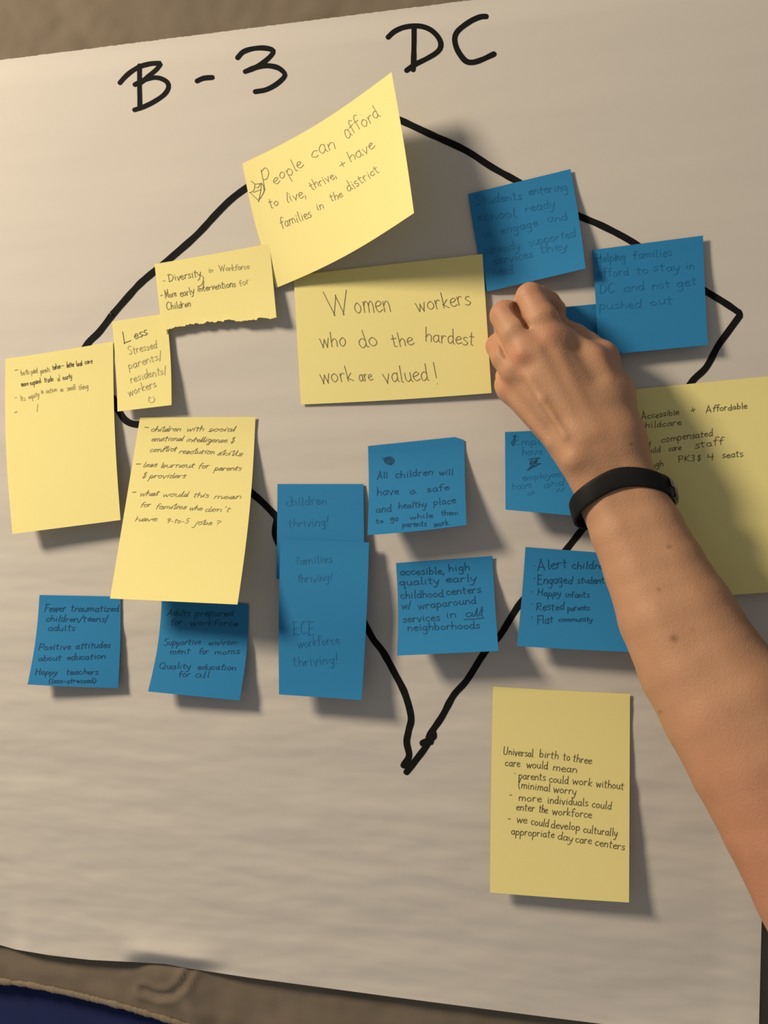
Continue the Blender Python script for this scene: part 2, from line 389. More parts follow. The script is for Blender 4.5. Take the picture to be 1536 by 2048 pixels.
# ------------------------------------------------------------------ sticky notes
class Note:
    """a paper note given by its corners in the photo, bowed edges and how far it stands off the sheet"""
    def __init__(s, TL, TR, BR, BL, lift, bow=(0, 0, 0, 0), layer=0.0, nu=26, nv=30, edge=None):
        s.c = [np.array(p, float) for p in (TL, TR, BR, BL)]
        s.lift = lift; s.bow = bow; s.layer = layer; s.nu = nu; s.nv = nv; s.edge = edge
    def px(s, u, v):
        TL, TR, BR, BL = s.c
        p = ((1 - u) * (1 - v))[..., None] * TL + (u * (1 - v))[..., None] * TR + (u * v)[..., None] * BR + ((1 - u) * v)[..., None] * BL
        t, r, b, l = s.bow
        p[..., 1] += (t * (1 - v) + b * v) * np.sin(np.pi * u)
        p[..., 0] += (l * (1 - u) + r * u) * np.sin(np.pi * np.clip(v, 0, 1))
        if s.edge is not None: s.edge(p, u, v)
        return p
    def h(s, u, v): return 0.0066 + s.layer + s.lift(u, v)
    def uv(s, P):
        TL, TR, BR, BL = s.c
        J = np.stack([(TR - TL + BR - BL) / 2, (BL - TL + BR - TR) / 2], 1); Ji = np.linalg.inv(J)
        uv = np.full(P.shape, .5)
        for _ in range(14):
            r = P - s.px(uv[:, 0], uv[:, 1]); uv = uv + r @ Ji.T
        return uv
    def build(s, mat, label, cat='sticky note', group=None):
        u, v = np.meshgrid(np.linspace(0, 1, s.nu), np.linspace(0, 1, s.nv))
        p = s.px(u, v)
        V = unproj(p[..., 0], p[..., 1], s.h(u, v))
        s.ob = thicken('sticky_note', V, s.nu, s.nv, 0.00016, mat)
        tag(s.ob, label, cat, group)
        return s
    def write(s, lines, mat, width=1.5, name='handwritten_line', eps=0.00018):
        for ln in lines: s.write1(ln, mat, width, name, eps)
    def write1(s, lines, mat, width, name, eps):
        vs, fs, off = [], [], 0
        for ln in lines:
            p, f = ribbon(ln, width, 2)
            vs.append(p); fs.append(f + off); off += len(p)
        P = np.concatenate(vs); q = s.uv(P)
        q = np.clip(q, 0.004, 0.996)
        pp = s.px(q[:, 0], q[:, 1])
        W = unproj(pp[:, 0], pp[:, 1], s.h(q[:, 0], q[:, 1]) + eps)
        return mesh_obj(name, W, np.concatenate(fs), mat, s.ob)

def words(k, xh, items, seed, slant=0.0, cursive=False, messy=0.95):
    x0, y0, s = k; rnd = random.Random(seed); out = []; prev = pe = -1e9
    for it in items:
        t, a, b, c, d = it[:5]; h = it[5] if len(it) > 5 else xh
        if t == '*': c, d = a + 12, b
        if a < prev or it is items[0] or a - pe > 2.0 * h: out.append([])      # a new line of writing
        prev = a; pe = c
        out[-1] += write_word(t, x0 + a * s, y0 + b * s, x0 + c * s, y0 + d * s, h * s, rnd, slant, cursive, messy)
    return out
def doodle(k, strokes, n=5):
    return [[smooth_line(T(*k, st), n=n) for st in strokes]]

def curl(H, p=1.7, l=1.0, r=1.0, start=0.10):
    """glued along the top, the foot stands off by H metres (weights at the left and right)"""
    def f(u, v):
        t = np.clip((v - start) / (1 - start), 0, None)
        return H * (l * (1 - u) + r * u) * t ** p
    return f

I_dark = ink_mat('pencil_dark', (0.14, 0.12, 0.06))
I_mid = ink_mat('pencil_grey', (0.24, 0.21, 0.10))
I_soft = ink_mat('pencil_faint', (0.42, 0.37, 0.17))
I_bdark = ink_mat('ink_on_blue', (0.009, 0.080, 0.18))
I_bmid = ink_mat('pencil_on_blue', (0.018, 0.17, 0.38))
I_bsoft = ink_mat('pencil_on_blue_faint', (0.013, 0.12, 0.28))

# 1 tilted yellow note at the top, right side standing well off the wall
k = (470, 130, .24739)
n = Note((485, 327), (783, 144), (828, 426), (552, 576),
         lambda u, v: 0.0015 + np.clip(u, 0, 1) ** 1.35 * (0.034 + 0.018 * v), (13, 2, 11, -7), 0.0006)
n.build(M_yellow, 'tilted yellow sticky note reading People can afford to live, its right side lifted')
L = words(k, 50, [('P', 235, 1005, 300, 985, 82), ('eople', 325, 968, 555, 822), ('can', 625, 752, 815, 672, 58), ('afford', 900, 588, 1170, 412, 56),
    ('to', 285, 1160, 355, 1135, 42), ('live,', 420, 1112, 580, 1060, 42), ('thrive,', 620, 1015, 825, 905, 40), ('+', 858, 838, 905, 812, 36), ('have', 935, 785, 1130, 668, 46),
    ('families', 378, 1322, 620, 1225, 42), ('in', 668, 1182, 720, 1158, 38), ('the', 778, 1106, 870, 1066, 36), ('district', 920, 1030, 1165, 862, 40)], 11, 0.05)
L += doodle(k, [[(130, 938), (165, 962), (215, 955)], [(160, 960), (152, 1012), (122, 1032), (122, 1032), (190, 1096), (190, 1096), (240, 1010), (215, 955)],
    [(150, 1030), (185, 1015), (212, 1008)], [(190, 1096), (205, 1030), (212, 960)], [(205, 1078), (232, 1020), (228, 975)], [(165, 985), (185, 992), (205, 960)]])
n.write(L, I_mid, 1.35)

# 2 torn yellow note
rg = random.Random(8)
def torn(p, u, v):
    d = np.interp(u, [0, .05, .12, .2, .28, .34, .40, .45, .52, .60, .66, .74, .80, .86, .93, 1.0],
                     [0, -1, -4, -6, -8, -6, -11, -7, -8.5, -9.5, -4, -2, -2.5, -4.5, -2, 0])
    jit = np.array([noise.noise((x * 45, 1.3, 0)) * 2.6 + noise.noise((x * 110, 7.3, 0)) * 1.3 for x in np.ravel(u)]).reshape(np.shape(u))
    p[..., 1] += (d + jit) * np.clip((v - .86) / .14, 0, 1)
    p[..., 0] += jit * .5 * np.clip((v - .9) / .1, 0, 1)
k = (300, 470, .17578)
n = Note((309, 528), (539, 487), (553, 636), (324, 661), lambda u, v: 0.0003 + 0.0022 * np.clip(v, 0, 1) ** 1.5 + 0.0030 * (u * v) ** 2, (1, 0, 2, 0), 0.0024, 120, 24, torn)
n.build(M_yellow, 'small yellow note with a ragged torn lower edge, about Diversity in Workforce')
n.write(words(k, 42, [('-', 150, 545, 178, 538), ('in', 668, 430, 715, 420, 34), ('Workforce', 785, 412, 1128, 385, 34), ('for', 1020, 585, 1130, 548, 36)], 5, .1), I_soft, 1.3)
n.write(words(k, 42, [('Diversity', 215, 532, 575, 462, 46), ('-', 125, 712, 150, 706), ('More', 175, 722, 300, 695, 40), ('early', 345, 700, 500, 662, 44),
    ('interventions', 540, 645, 972, 585, 38), ('Children', 190, 855, 460, 808, 42)], 6, .08) + doodle(k, [[(560, 455), (605, 480), (590, 560), (545, 590), (600, 610), (610, 520)]]), I_mid, 1.35)

# 3 narrow yellow note
k = (0, 620, .24739)
n = Note((224, 643), (333, 627), (343, 810), (235, 823), curl(.0052, 1.5, .9, 1.1), (0, 3, 0, 2), 0.0020)
n.build(M_yellow, 'narrow yellow note reading Less Stressed parents, right of the tall left yellow note')
n.write(words(k, 42, [('Stressed', 1040, 362, 1268, 305, 32), ('parents/', 1040, 478, 1312, 395, 34), ('residents/', 1055, 588, 1350, 508, 34), ('workers', 1040, 694, 1265, 622, 34)], 4, .1)
    + doodle(k, [[(1205, 700), (1203, 735), (1220, 748), (1245, 738), (1248, 712)], [(1215, 705), (1217, 712)], [(1236, 700), (1238, 707)]]), I_soft, 1.4)
n.write(words(k, 42, [('L', 1000, 268, 1058, 250, 43), ('ess', 1088, 235, 1192, 198, 36)], 4, .1), I_dark, 1.5)

# 4 tall yellow note at the left
n = Note((11, 718), (226, 683), (241, 1040), (25, 1068), curl(.0135, 1.5, 1.05, .95), (1, -4, 0, -6), 0.0)
n.build(M_yellow, 'tall yellow note at far left, three lines of tiny writing at its top')
n.write(words(k, 22, [('-', 122, 510, 150, 503, 30), ('taken', 425, 482, 490, 470), ('-', 498, 468, 520, 464), ('better', 540, 468, 600, 455), ('local', 618, 455, 665, 448), ('care', 685, 438, 745, 428),
    ('more', 172, 618, 228, 608), ('expand', 245, 608, 332, 588), ('-', 118, 850, 146, 843, 30), ('trade', 358, 585, 430, 572), ('early', 508, 568, 582, 552)], 2, .1), I_dark, 1.05)
n.write(words(k, 22, [('both', 170, 528, 236, 515), ('paid', 252, 515, 302, 505), ('parents', 328, 515, 402, 495), ('w/', 465, 575, 490, 568),
    ('-', 118, 722, 138, 718), ('Its', 168, 738, 205, 728), ('equity', 232, 720, 315, 698), ('in', 335, 678, 352, 672), ('action', 375, 675, 458, 655), ('on', 488, 662, 510, 656), ('small', 540, 655, 612, 640), ('thing', 635, 648, 712, 632), ('/', 298, 818, 318, 812, 26)], 3, .1), I_soft, 1.05)

# 5 the long yellow note below it
k = (210, 820, .20833)
n = Note((280, 835), (511, 834), (475, 1209), (220, 1197), curl(.036, 1.45, .9, 1.1, .06), (0, 6, 0, 0), 0.0)
n.build(M_yellow, 'tall yellow note with cursive writing about children with social emotional intelligence')
cz = [('children', 435, 208, 720, 202), ('with', 780, 205, 940, 203), ('social', 990, 208, 1240, 206), ('emotional', 440, 302, 745, 296), ('intelligence', 775, 305, 1165, 312), ('&', 1200, 316, 1240, 314),
    ('conflict', 425, 402, 680, 398), ('resolution', 705, 418, 1045, 422), ('skills', 1075, 434, 1310, 440), ('less', 360, 546, 490, 546), ('burnout', 535, 552, 850, 552), ('for', 890, 562, 990, 560), ('parents', 1045, 582, 1300, 580),
    ('&', 350, 655, 390, 653), ('providers', 420, 656, 765, 652), ('what', 330, 826, 510, 820), ('would', 550, 832, 790, 832), ('this', 840, 838, 990, 838), ('mean', 1040, 854, 1300, 852),
    ('for', 335, 932, 430, 932), ('families', 480, 948, 770, 952), ('who', 805, 960, 930, 962), ("don't", 955, 974, 1190, 978), ('have', 285, 1068, 490, 1066), ('9-to-5', 580, 1084, 795, 1088), ('jobs', 850, 1104, 1020, 1102), ('?', 1050, 1112, 1100, 1112)]
n.write(words(k, 27, cz, 21, .55, True, .6), I_mid, 0.95)
n.write(words(k, 27, [('-', 380, 185, 422, 187), ('-', 300, 532, 350, 532), ('-', 262, 802, 302, 798)], 2), I_dark, 1.4)

# 6 the big landscape note in the middle
k = (580, 500, .27344)
n = Note((587, 551), (965, 508), (983, 786), (602, 809), lambda u, v: .0014 * np.clip(v, 0, 1) ** 1.3 * (.3 + .7 * u) + .0014 * u, (0, 0, 2, 0), 0.0002)
n.build(M_yellow, 'wide yellow note reading Women workers who do the hardest work are valued')
n.write(words(k, 62, [('W', 272, 465, 440, 452, 85), ('omen', 478, 465, 738, 445, 82), ('workers', 930, 447, 1322, 400, 62), ('who', 225, 712, 412, 702, 62), ('do', 512, 718, 645, 698, 66),
    ('the', 752, 712, 905, 690, 56), ('hardest', 990, 668, 1345, 700, 56), ('work', 230, 978, 465, 955, 62), ('are', 510, 962, 605, 952, 48), ('valued', 690, 972, 1012, 955, 66), ('!', 1068, 985, 1098, 982, 82)], 33, -.12, False, .5), I_mid, 1.5)

# 7 blue, tilted
k = (920, 330, .17578)
n = Note((936, 388), (1141, 338), (1171, 537), (972, 584), lambda u, v: .0120 * np.clip(v, 0, 1) ** 1.6 * np.clip(u, 0, 1) ** .7 + .0004, (0, 2, 0, -2), 0.0)
n.build(M_blue, 'tilted blue sticky note reading Students entering school ready, above the hand')
n.write(words(k, 52, [('Students', 170, 455, 700, 385), ('entering', 780, 340, 1220, 285), ('school', 200, 640, 632, 585), ('ready', 740, 532, 1080, 478), ('to', 270, 838, 352, 812), ('engage', 460, 778, 880, 695), ('and', 1000, 655, 1222, 622),
    ('already', 270, 1015, 680, 955), ('supported', 780, 920, 1310, 808), ('services', 385, 1135, 832, 1045), ('they', 910, 1005, 1222, 955), ('need', 370, 1265, 602, 1238)], 71, .05), I_bmid, 1.7)

# 9 the note being stuck on by the hand (below number 8)
n = Note((1050, 622), (1212, 606), (1222, 806), (1048, 806), lambda u, v: .0004 + .014 * np.clip(1 - u, 0, 1) ** 1.5 + .003 * np.sin(v * 5) * (1 - u), (0, 0, 0, 0), 0.0)
n.build(M_blue, 'blue sticky note pinched under the fingers of the hand, tucked behind its right neighbour')

# 8 blue, right of the hand
k = (1120, 460, .24739)
n = Note((1184, 500), (1406, 471), (1416, 690), (1197, 711), curl(.0065, 1.5, 1.0, .9), (0, -1, 0, 1), 0.0020)
n.build(M_blue, 'blue sticky note reading Helping families afford to stay in DC, right of the hand')
n.write(words(k, 36, [('Helping', 295, 262, 525, 242), ('families', 590, 232, 900, 205), ('afford', 300, 382, 550, 362), ('to', 615, 355, 710, 350, 32), ('stay', 750, 332, 965, 325), ('in', 1015, 318, 1082, 312),
    ('DC', 320, 512, 440, 508, 38), ('and', 515, 498, 680, 482), ('not', 745, 475, 885, 465), ('get', 945, 468, 1102, 440), ('pushed', 315, 640, 655, 625), ('out', 725, 608, 905, 592)], 81, .05), I_bmid, 1.6)

# 10 blue with a scribble and a folded corner
k = (720, 860, .15625)
def dog(p, u, v):
    w_ = np.clip((u - .90) / .10, 0, 1) * np.clip(1 - v / .09, 0, 1)
    p[..., 1] += 8 * w_; p[..., 0] -= 1 * w_
n = Note((736, 892), (929, 872), (933, 1050), (735, 1070), curl(.021, 1.5, 1.0, .9), (0, -1, 2, 2), 0.0, 40, 40, dog)
n.build(M_blue, 'blue sticky note with a round scribble reading All children will have a safe place')
n.write(words(k, 44, [('All', 220, 628, 350, 612, 44), ('children', 450, 612, 930, 575, 46), ('will', 1010, 572, 1185, 575, 40), ('have', 215, 838, 490, 818, 52), ('a', 640, 825, 708, 803), ('safe', 860, 795, 1132, 768),
    ('and', 205, 1052, 400, 1048, 50), ('healthy', 490, 1010, 850, 985, 42), ('place', 940, 962, 1222, 938, 46), ('to', 210, 1195, 295, 1182, 34), ('go', 385, 1165, 492, 1155, 38), ('while', 640, 1145, 930, 1118, 36), ('them', 1035, 1095, 1250, 1085, 34),
    ('parents', 540, 1240, 850, 1230, 38), ('work.', 945, 1235, 1155, 1210, 36)], 101, .08), I_bdark, 1.6)
sc = [(370 + (72 - i * 2.2) * math.cos(i * 1.25), 392 + (56 - i * 1.7) * math.sin(i * 1.25 + .3 * math.sin(i))) for i in range(26)]
n.write(doodle(k, [sc, [(280, 350), (330, 400), (320, 410), (400, 360), (370, 400)]]), I_bdark, 1.5, 'scribble')

# 11 blue, accessible
k = (780, 1090, .15625)
n = Note((792, 1126), (985, 1112), (997, 1302), (794, 1311), curl(.022, 1.6, 1.0, 1.05), (0, -1, 0, 3), 0.0)
n.build(M_blue, 'blue sticky note reading accesible high quality early childhood centers, left of the outline')
n.write(words(k, 50, [('accesible,', 130, 385, 700, 368), ('high', 750, 338, 1020, 320), ('quality', 120, 518, 625, 492), ('early', 715, 478, 1100, 462), ('childhood', 135, 685, 680, 660), ('centers', 720, 640, 1160, 605),
    ('w/', 150, 815, 275, 800, 42), ('wraparound', 360, 820, 1100, 745), ('services', 165, 990, 635, 965), ('in', 720, 935, 845, 920), ('neighborhoods', 225, 1100, 1145, 1065)], 111, .0, False, .4)
    + words(k, 50, [('all', 960, 912, 1190, 905, 52)], 5, .2, True) + doodle(k, [[(945, 955), (1060, 948), (1200, 932)]]), I_bdark, 1.8)

# 12 blue, partly behind the wrist
k = (1000, 840, .14974)
n = Note((1010, 864), (1182, 857), (1178, 1034), (1011, 1019), curl(.020, 1.5, .9, 1.1), (0, 0, 0, 0), 0.0)
n.build(M_blue, 'blue sticky note partly hidden behind the wrist, with a boxy scribble')
n.write(words(k, 50, [('Emplo', 175, 330, 620, 318), ('have', 290, 478, 560, 452), ('s', 680, 485, 740, 478), ('employees', 300, 808, 850, 745, 44), ('have', 165, 925, 412, 900, 48), ('and', 585, 900, 842, 868, 48), ('a', 370, 1005, 460, 980, 40), ('w', 730, 960, 850, 945, 40)], 121, .1), I_bmid, 1.5)
n.write(doodle(k, [[(205, 190), (195, 240), (155, 300), (175, 340), (200, 260), (175, 330)], [(385, 520), (515, 508), (515, 508), (440, 570), (525, 585), (525, 585), (375, 665), (375, 665), (420, 600), (400, 545)], [(430, 530), (400, 590), (500, 540), (430, 620), (500, 600)]]), I_bdark, 1.8, 'scribble')

# 13 blue, list note partly behind the forearm
k = (1030, 1080, .15625)
n = Note((1051, 1094), (1250, 1109), (1264, 1304), (1034, 1292), curl(.017, 1.6, .95, 1.05), (0, 0, 1, 1), 0.0)
n.build(M_blue, 'blue sticky note with a five-point list starting Alert children, beside the forearm')
n.write(words(k, 50, [('*', 232, 360, 0, 0), ('Alert', 290, 388, 660, 350, 66), ('children', 725, 365, 1190, 372, 48), ('*', 235, 528, 0, 0), ('Engaged', 285, 562, 728, 558, 58), ('students', 795, 555, 1180, 555, 48), ('*', 208, 700, 0, 0), ('Happy', 285, 712, 580, 720, 42),
    ('infants', 640, 735, 945, 735, 42), ('*', 205, 850, 0, 0), ('Rested', 270, 905, 622, 892, 52), ('parents', 670, 905, 948, 895, 38), ('*', 212, 1015, 0, 0), ('Flat', 285, 1078, 482, 1055, 56), ('community', 555, 1045, 985, 1040, 34)], 131, .1), I_bdark, 1.6)

# 14 blue, lower left
k = (40, 1170, .14974)
n = Note((79, 1190), (241, 1193), (236, 1376), (55, 1369), lambda u, v: (.0125 * (1 - u) + .0045 * u) * np.clip((v - .08) / .92, 0, 1) ** 1.5, (0, 2, 1, 4), 0.0)
n.build(M_blue, 'blue sticky note at the lower left corner of the notes, reading Fewer traumatized')
n.write(words(k, 46, [('Fewer', 325, 358, 600, 350, 50), ('traumatized', 670, 352, 1312, 352), ('children/teens/', 340, 488, 1172, 488, 44), ('adults', 370, 608, 730, 612, 44), ('Positive', 240, 872, 670, 855, 44), ('attitudes', 740, 855, 1200, 832, 44),
    ('about', 240, 1012, 540, 1008, 42), ('education', 620, 1002, 1135, 978, 42), ('Happy', 200, 1198, 490, 1190, 40), ('teachers', 610, 1200, 1040, 1188, 42), ('(less-stressed)', 380, 1312, 1005, 1305, 34)], 141, .25), I_bdark, 1.5)

# 15 blue, in the shadow of note 5
k = (280, 1180, .15625)
n = Note((324, 1190), (497, 1208), (479, 1401), (296, 1383), curl(.0115, 1.5, 1.15, .85), (0, 5, 0, 6), 0.0)
n.build(M_blue, 'blue sticky note shaded under the bottom edge of the cursive yellow note')
n.write(words(k, 42, [('Adults', 345, 325, 630, 328), ('prepared', 700, 335, 1185, 330), ('for', 390, 442, 530, 440), ('workforce', 640, 445, 1250, 462), ('Supportive', 300, 705, 770, 692), ('environ-', 870, 705, 1262, 695),
    ('ment', 380, 822, 630, 812), ('for', 750, 820, 870, 812), ('moms', 950, 822, 1270, 818), ('Quality', 240, 1012, 640, 1002), ('education', 730, 1015, 1222, 1028), ('for', 490, 1115, 632, 1108), ('all', 700, 1118, 882, 1122)], 151, .25), I_bdark, 1.4)

# 16 + 17 the blue pair
k = (540, 950, .22949)
n = Note((555, 968), (727, 968), (729, 1162), (553, 1158), lambda u, v: .0045 * np.clip(v, 0, 1) ** 1.0 + .0025 * u * v, (0, 0, 0, 0), 0.0)
n.build(M_blue, 'blue sticky note reading children thriving, upper of the overlapping blue pair')
n.write(words(k, 36, [('children', 140, 268, 492, 248, 40), ('thriving!', 160, 452, 512, 438, 38)], 161, .02), I_bmid, 1.8)
n = Note((561, 1079), (738, 1085), (723, 1400), (558, 1389), lambda u, v: .0075 + .0110 * np.clip(v, 0, 1) ** 1.3 * (.9 + .2 * u) + .0022 * np.sin(np.clip(v, 0, 1) * 2 * np.pi * .95 - .5) * (.4 + .6 * u), (0, 2, 0, -2), 0.0, 26, 44)
n.build(M_blue, 'long blue note reading families thriving and ECE workforce thriving, lower of the overlapping pair')
n.write(words(k, 36, [('families', 220, 778, 540, 762), ('thriving!', 235, 935, 540, 920), ('ECE', 205, 1395, 380, 1385, 56), ('workforce', 240, 1502, 602, 1465, 40), ('thriving!', 200, 1668, 592, 1640, 44)], 171, .02), I_bmid, 1.8)

# 18 the yellow note behind the forearm
k = (1240, 740, .23438)
n = Note((1232, 782), (1562, 750), (1574, 1182), (1246, 1205), curl(.009, 1.4, 1, 1, .05), (0, 0, 0, 0), 0.0)
n.build(M_yellow, 'large yellow note behind the wristband reading Accessible and Affordable childcare')
n.write(words(k, 28, [('*', 132, 420, 0, 0), ('Accessible', 185, 425, 502, 378), ('+', 608, 372, 652, 355, 30), ('Affordable', 735, 362, 1082, 325), ('childcare', 175, 500, 520, 470), ('*', 110, 640, 0, 0), ('Fairly', 120, 655, 262, 635),
    ('compensated', 355, 620, 790, 560, 30), ('child', 215, 718, 345, 698), ('care', 415, 692, 520, 682, 26), ('staff', 640, 668, 880, 632, 32), ('Enough', 155, 850, 372, 818, 26), ('PK3', 500, 788, 640, 775, 26), ('&', 660, 780, 695, 775, 24), ('4', 745, 772, 800, 765, 30), ('seats', 872, 752, 1048, 735, 30)], 181, .12), I_dark, 1.35)

# 19 the low yellow note
k = (960, 1350, .24408)
n = Note((986, 1373), (1260, 1388), (1258, 1805), (980, 1785), curl(.0105, 1.5, .9, 1.1), (1, 0, 1, -1), 0.0)
n.build(M_yellow, 'tall yellow note near the bottom reading Universal birth to three care')
n.write(words(k, 34, [('Universal', 190, 650, 435, 672), ('birth', 485, 672, 640, 690), ('to', 680, 697, 735, 702), ('three', 760, 708, 910, 730), ('care', 205, 745, 325, 752), ('would', 380, 758, 552, 772), ('mean', 595, 780, 792, 802), ('*', 278, 825, 0, 0),
    ('parents', 315, 850, 535, 866), ('could', 565, 878, 720, 892), ('work', 755, 892, 915, 912), ('without', 950, 915, 1175, 938), ('(minimal', 312, 925, 572, 955), ('worry', 600, 960, 785, 982), ('-', 240, 1005, 262, 1006),
    ('more', 315, 1030, 500, 1042), ('individuals', 550, 1050, 882, 1075), ('could', 915, 1082, 1072, 1102), ('enter', 295, 1105, 445, 1120), ('the', 480, 1124, 550, 1134), ('workforce', 590, 1142, 912, 1172), ('-', 230, 1200, 252, 1200),
    ('we', 300, 1205, 382, 1216), ('could', 415, 1224, 558, 1245), ('develop', 580, 1252, 815, 1275), ('culturally', 845, 1290, 1122, 1322), ('appropriate', 255, 1305, 605, 1335), ('day', 635, 1345, 755, 1365), ('care', 780, 1372, 910, 1385), ('centers', 940, 1395, 1182, 1435)], 191, 0.0, False, .35), I_dark, 1.35)

# ------------------------------------------------------------------ the hand and forearm (one continuous body)
def W(px, py, mm): return unproj(px, py, mm / 1000.0)
H = 0.0014
lo_ = np.array([0.060, -0.215, -0.520]); hi_ = np.array([0.450, 0.004, 0.200])
dims = np.ceil((hi_ - lo_) / H).astype(int) + 1
ax = [lo_[i] + H * np.arange(dims[i]) for i in range(3)]
FAR = 0.03
def blank(): return np.full(dims, FAR, np.float32)
def smin(a, b, k):
    h = np.clip(0.5 + 0.5 * (b - a) / k, 0, 1); return b * (1 - h) + a * h - k * h * (1 - h)
def cone(Fd, a, b, ra, rb, k, sub=False):
    """blend a tapered capsule (mm radii) into the field"""
    ra /= 1000.; rb /= 1000.; k = max(k / 1000., 1e-5)
    m = max(ra, rb) + k + 0.012
    mn = np.minimum(a, b) - m; mx = np.maximum(a, b) + m
    i0 = np.clip(((mn - lo_) / H).astype(int), 0, dims - 1); i1 = np.clip(((mx - lo_) / H).astype(int) + 2, 1, dims)
    if np.any(i1 <= i0): return
    X = ax[0][i0[0]:i1[0], None, None]; Y = ax[1][None, i0[1]:i1[1], None]; Z = ax[2][None, None, i0[2]:i1[2]]
    d = b - a; L2 = float(d @ d) + 1e-12
    t = np.clip(((X - a[0]) * d[0] + (Y - a[1]) * d[1] + (Z - a[2]) * d[2]) / L2, 0, 1)
    D = np.sqrt((X - a[0] - t * d[0]) ** 2 + (Y - a[1] - t * d[1]) ** 2 + (Z - a[2] - t * d[2]) ** 2) - (ra + (rb - ra) * t)
    sl = (slice(i0[0], i1[0]), slice(i0[1], i1[1]), slice(i0[2], i1[2]))
    if sub: Fd[sl] = -smin(-Fd[sl], D.astype(np.float32), k)
    else: Fd[sl] = smin(Fd[sl], D.astype(np.float32), k)
def chain(Fd, pts, k):
    for (a, ra), (b, rb) in zip(pts[:-1], pts[1:]): cone(Fd, a, b, ra, rb, k)

# forearm from its two outlines in the photo: (left, right, height of the axis mm, thickness factor)
st = [((1108, 900), (1288, 868), 46, .64), ((1136, 962), (1306, 928), 46, .64), ((1160, 1020), (1335, 985), 48, .66), ((1180, 1075), (1368, 1045), 51, .70), ((1208, 1157), (1412, 1118), 56, .74),
      ((1237, 1257), (1468, 1198), 62, .78), ((1286, 1381), (1524, 1278), 69, .80), ((1334, 1474), (1592, 1352), 76, .82), ((1392, 1582), (1655, 1448), 84, .84),
      ((1458, 1706), (1724, 1575), 92, .86), ((1524, 1842), (1798, 1712), 101, .88), ((1600, 2000), (1880, 1870), 110, .9)]
arm = blank()
tr = [[], [], []]; axis_pts = []
for l_, r_, Lm, kf in st:
    a = W(l_[0], l_[1], Lm); b = W(r_[0], r_[1], Lm); c = (a + b) / 2; hw = np.linalg.norm(b - a) / 2
    r = hw * kf; s_ = (b - a) / (2 * hw)
    axis_pts.append((c, s_, hw, r))
    off = hw - r - 0.0006
    tr[0].append((c - s_ * off, r * 1000)); tr[1].append((c + s_ * off, r * 1000)); tr[2].append((c, r * 1000))
for q in tr: chain(arm, q, 2.0)

palm = blank()
wr = [W(1232, 892, 44), W(1205, 895, 48), W(1180, 900, 47), W(1160, 908, 42)]
mc = [W(1104, 686, 47), W(1062, 708, 49), W(1035, 738, 43), W(1022, 776, 33)]
chain(palm, [(wr[0], 15), (mc[0], 12.0)], 9); chain(palm, [(wr[1], 15), (mc[1], 11.5)], 9)
chain(palm, [(wr[2], 15), (mc[2], 10.5)], 9); chain(palm, [(wr[3], 14), (mc[3], 9.5)], 8)
cone(palm, W(1205, 850, 36), W(1110, 740, 34), 15, 14, 10)          # bulk of the palm
cone(palm, W(1150, 850, 34), W(1070, 770, 28), 13, 12, 10)
chain(palm, [(W(1236, 868, 38), 15), (W(1220, 790, 34), 14.0), (W(1202, 724, 28), 10.5)], 12)
chain(palm, [(W(1132, 690, 40), 10), (W(1178, 730, 41), 11), (W(1205, 810, 44), 13)], 12)   # thumb base
# tendons and knuckles
surf = 61
chain(palm, [(W(1040, 728, 54), 3.0), (W(1085, 800, 60), 2.6), (W(1132, 872, 63), 2.0)], 3.5)
cone(palm, W(1075, 705, 59), W(1170, 870, 62), 1.8, 2.0, 6)
cone(palm, W(1108, 690, 57), W(1190, 865, 62), 1.6, 2.0, 6)
cone(palm, W(1012, 780, 40), W(1100, 885, 50), 2.4, 2.4, 5)
for p_, r in ((W(1098, 676, 55), 5.0), (W(1046, 708, 56), 5.4), (W(1022, 742, 48), 4.6)): cone(palm, p_, p_ + 1e-4, r, r, 5)
p_ = W(1150, 918, 60); cone(palm, p_, p_ + 1e-4, 6, 6, 8)             # ulnar head
p_ = W(1212, 702, 32); cone(palm, p_, p_ + 1e-4, 5, 5, 6)             # thumb joint
cone(palm, W(1078, 760, 50), W(1165, 880, 51), 11, 11, 6)
cone(palm, W(1036, 772, 58), W(1100, 880, 65), 4.0, 4.0, 5, True)    # hollow beside the tendon
cone(palm, W(1080, 715, 46), W(1188, 862, 49), 11.5, 13.5, 9)
cone(palm, W(1160, 690, 56), W(1196, 745, 60), 3.0, 3.0, 10, True)    # hollow between index and thumb

def finger(pts):
    f = blank(); chain(f, pts, 1.6); return f
fi = finger([(mc[0], 11.5), (W(1084, 640, 47), 11.2), (W(1060, 594, 42), 9.6), (W(1077, 597, 30), 8.6), (W(1098, 606, 19), 7.8), (W(1114, 618, 12), 6.4)])
fm = finger([(mc[1], 11), (W(1031, 664, 47), 11.0), (W(1010, 631, 41), 10.2), (W(1018, 640, 27), 8.2), (W(1040, 650, 16), 7.6), (W(1058, 660, 13), 6.6)])
fr = finger([(mc[2], 10), (W(1011, 714, 41), 9.8), (W(996, 692, 34), 8.4), (W(1010, 692, 22), 7.6), (W(1035, 692, 14), 7.0), (W(1060, 696, 13), 6.4)])
fp = finger([(mc[3], 9), (W(1012, 768, 28), 7.6), (W(1012, 752, 20), 7.2), (W(1030, 745, 15), 6.6), (W(1050, 742, 13), 6.2)])
th = finger([(W(1203, 722, 27), 11), (W(1174, 692, 23), 9.8), (W(1150, 674, 19), 9.2), (W(1120, 655, 14), 7.5)])
body = smin(arm, palm, 0.010)
hand = body
for f, kk in ((fr, .006), (fp, .006), (fm, .006), (fi, .005), (th, .008)): hand = smin(hand, f, kk)
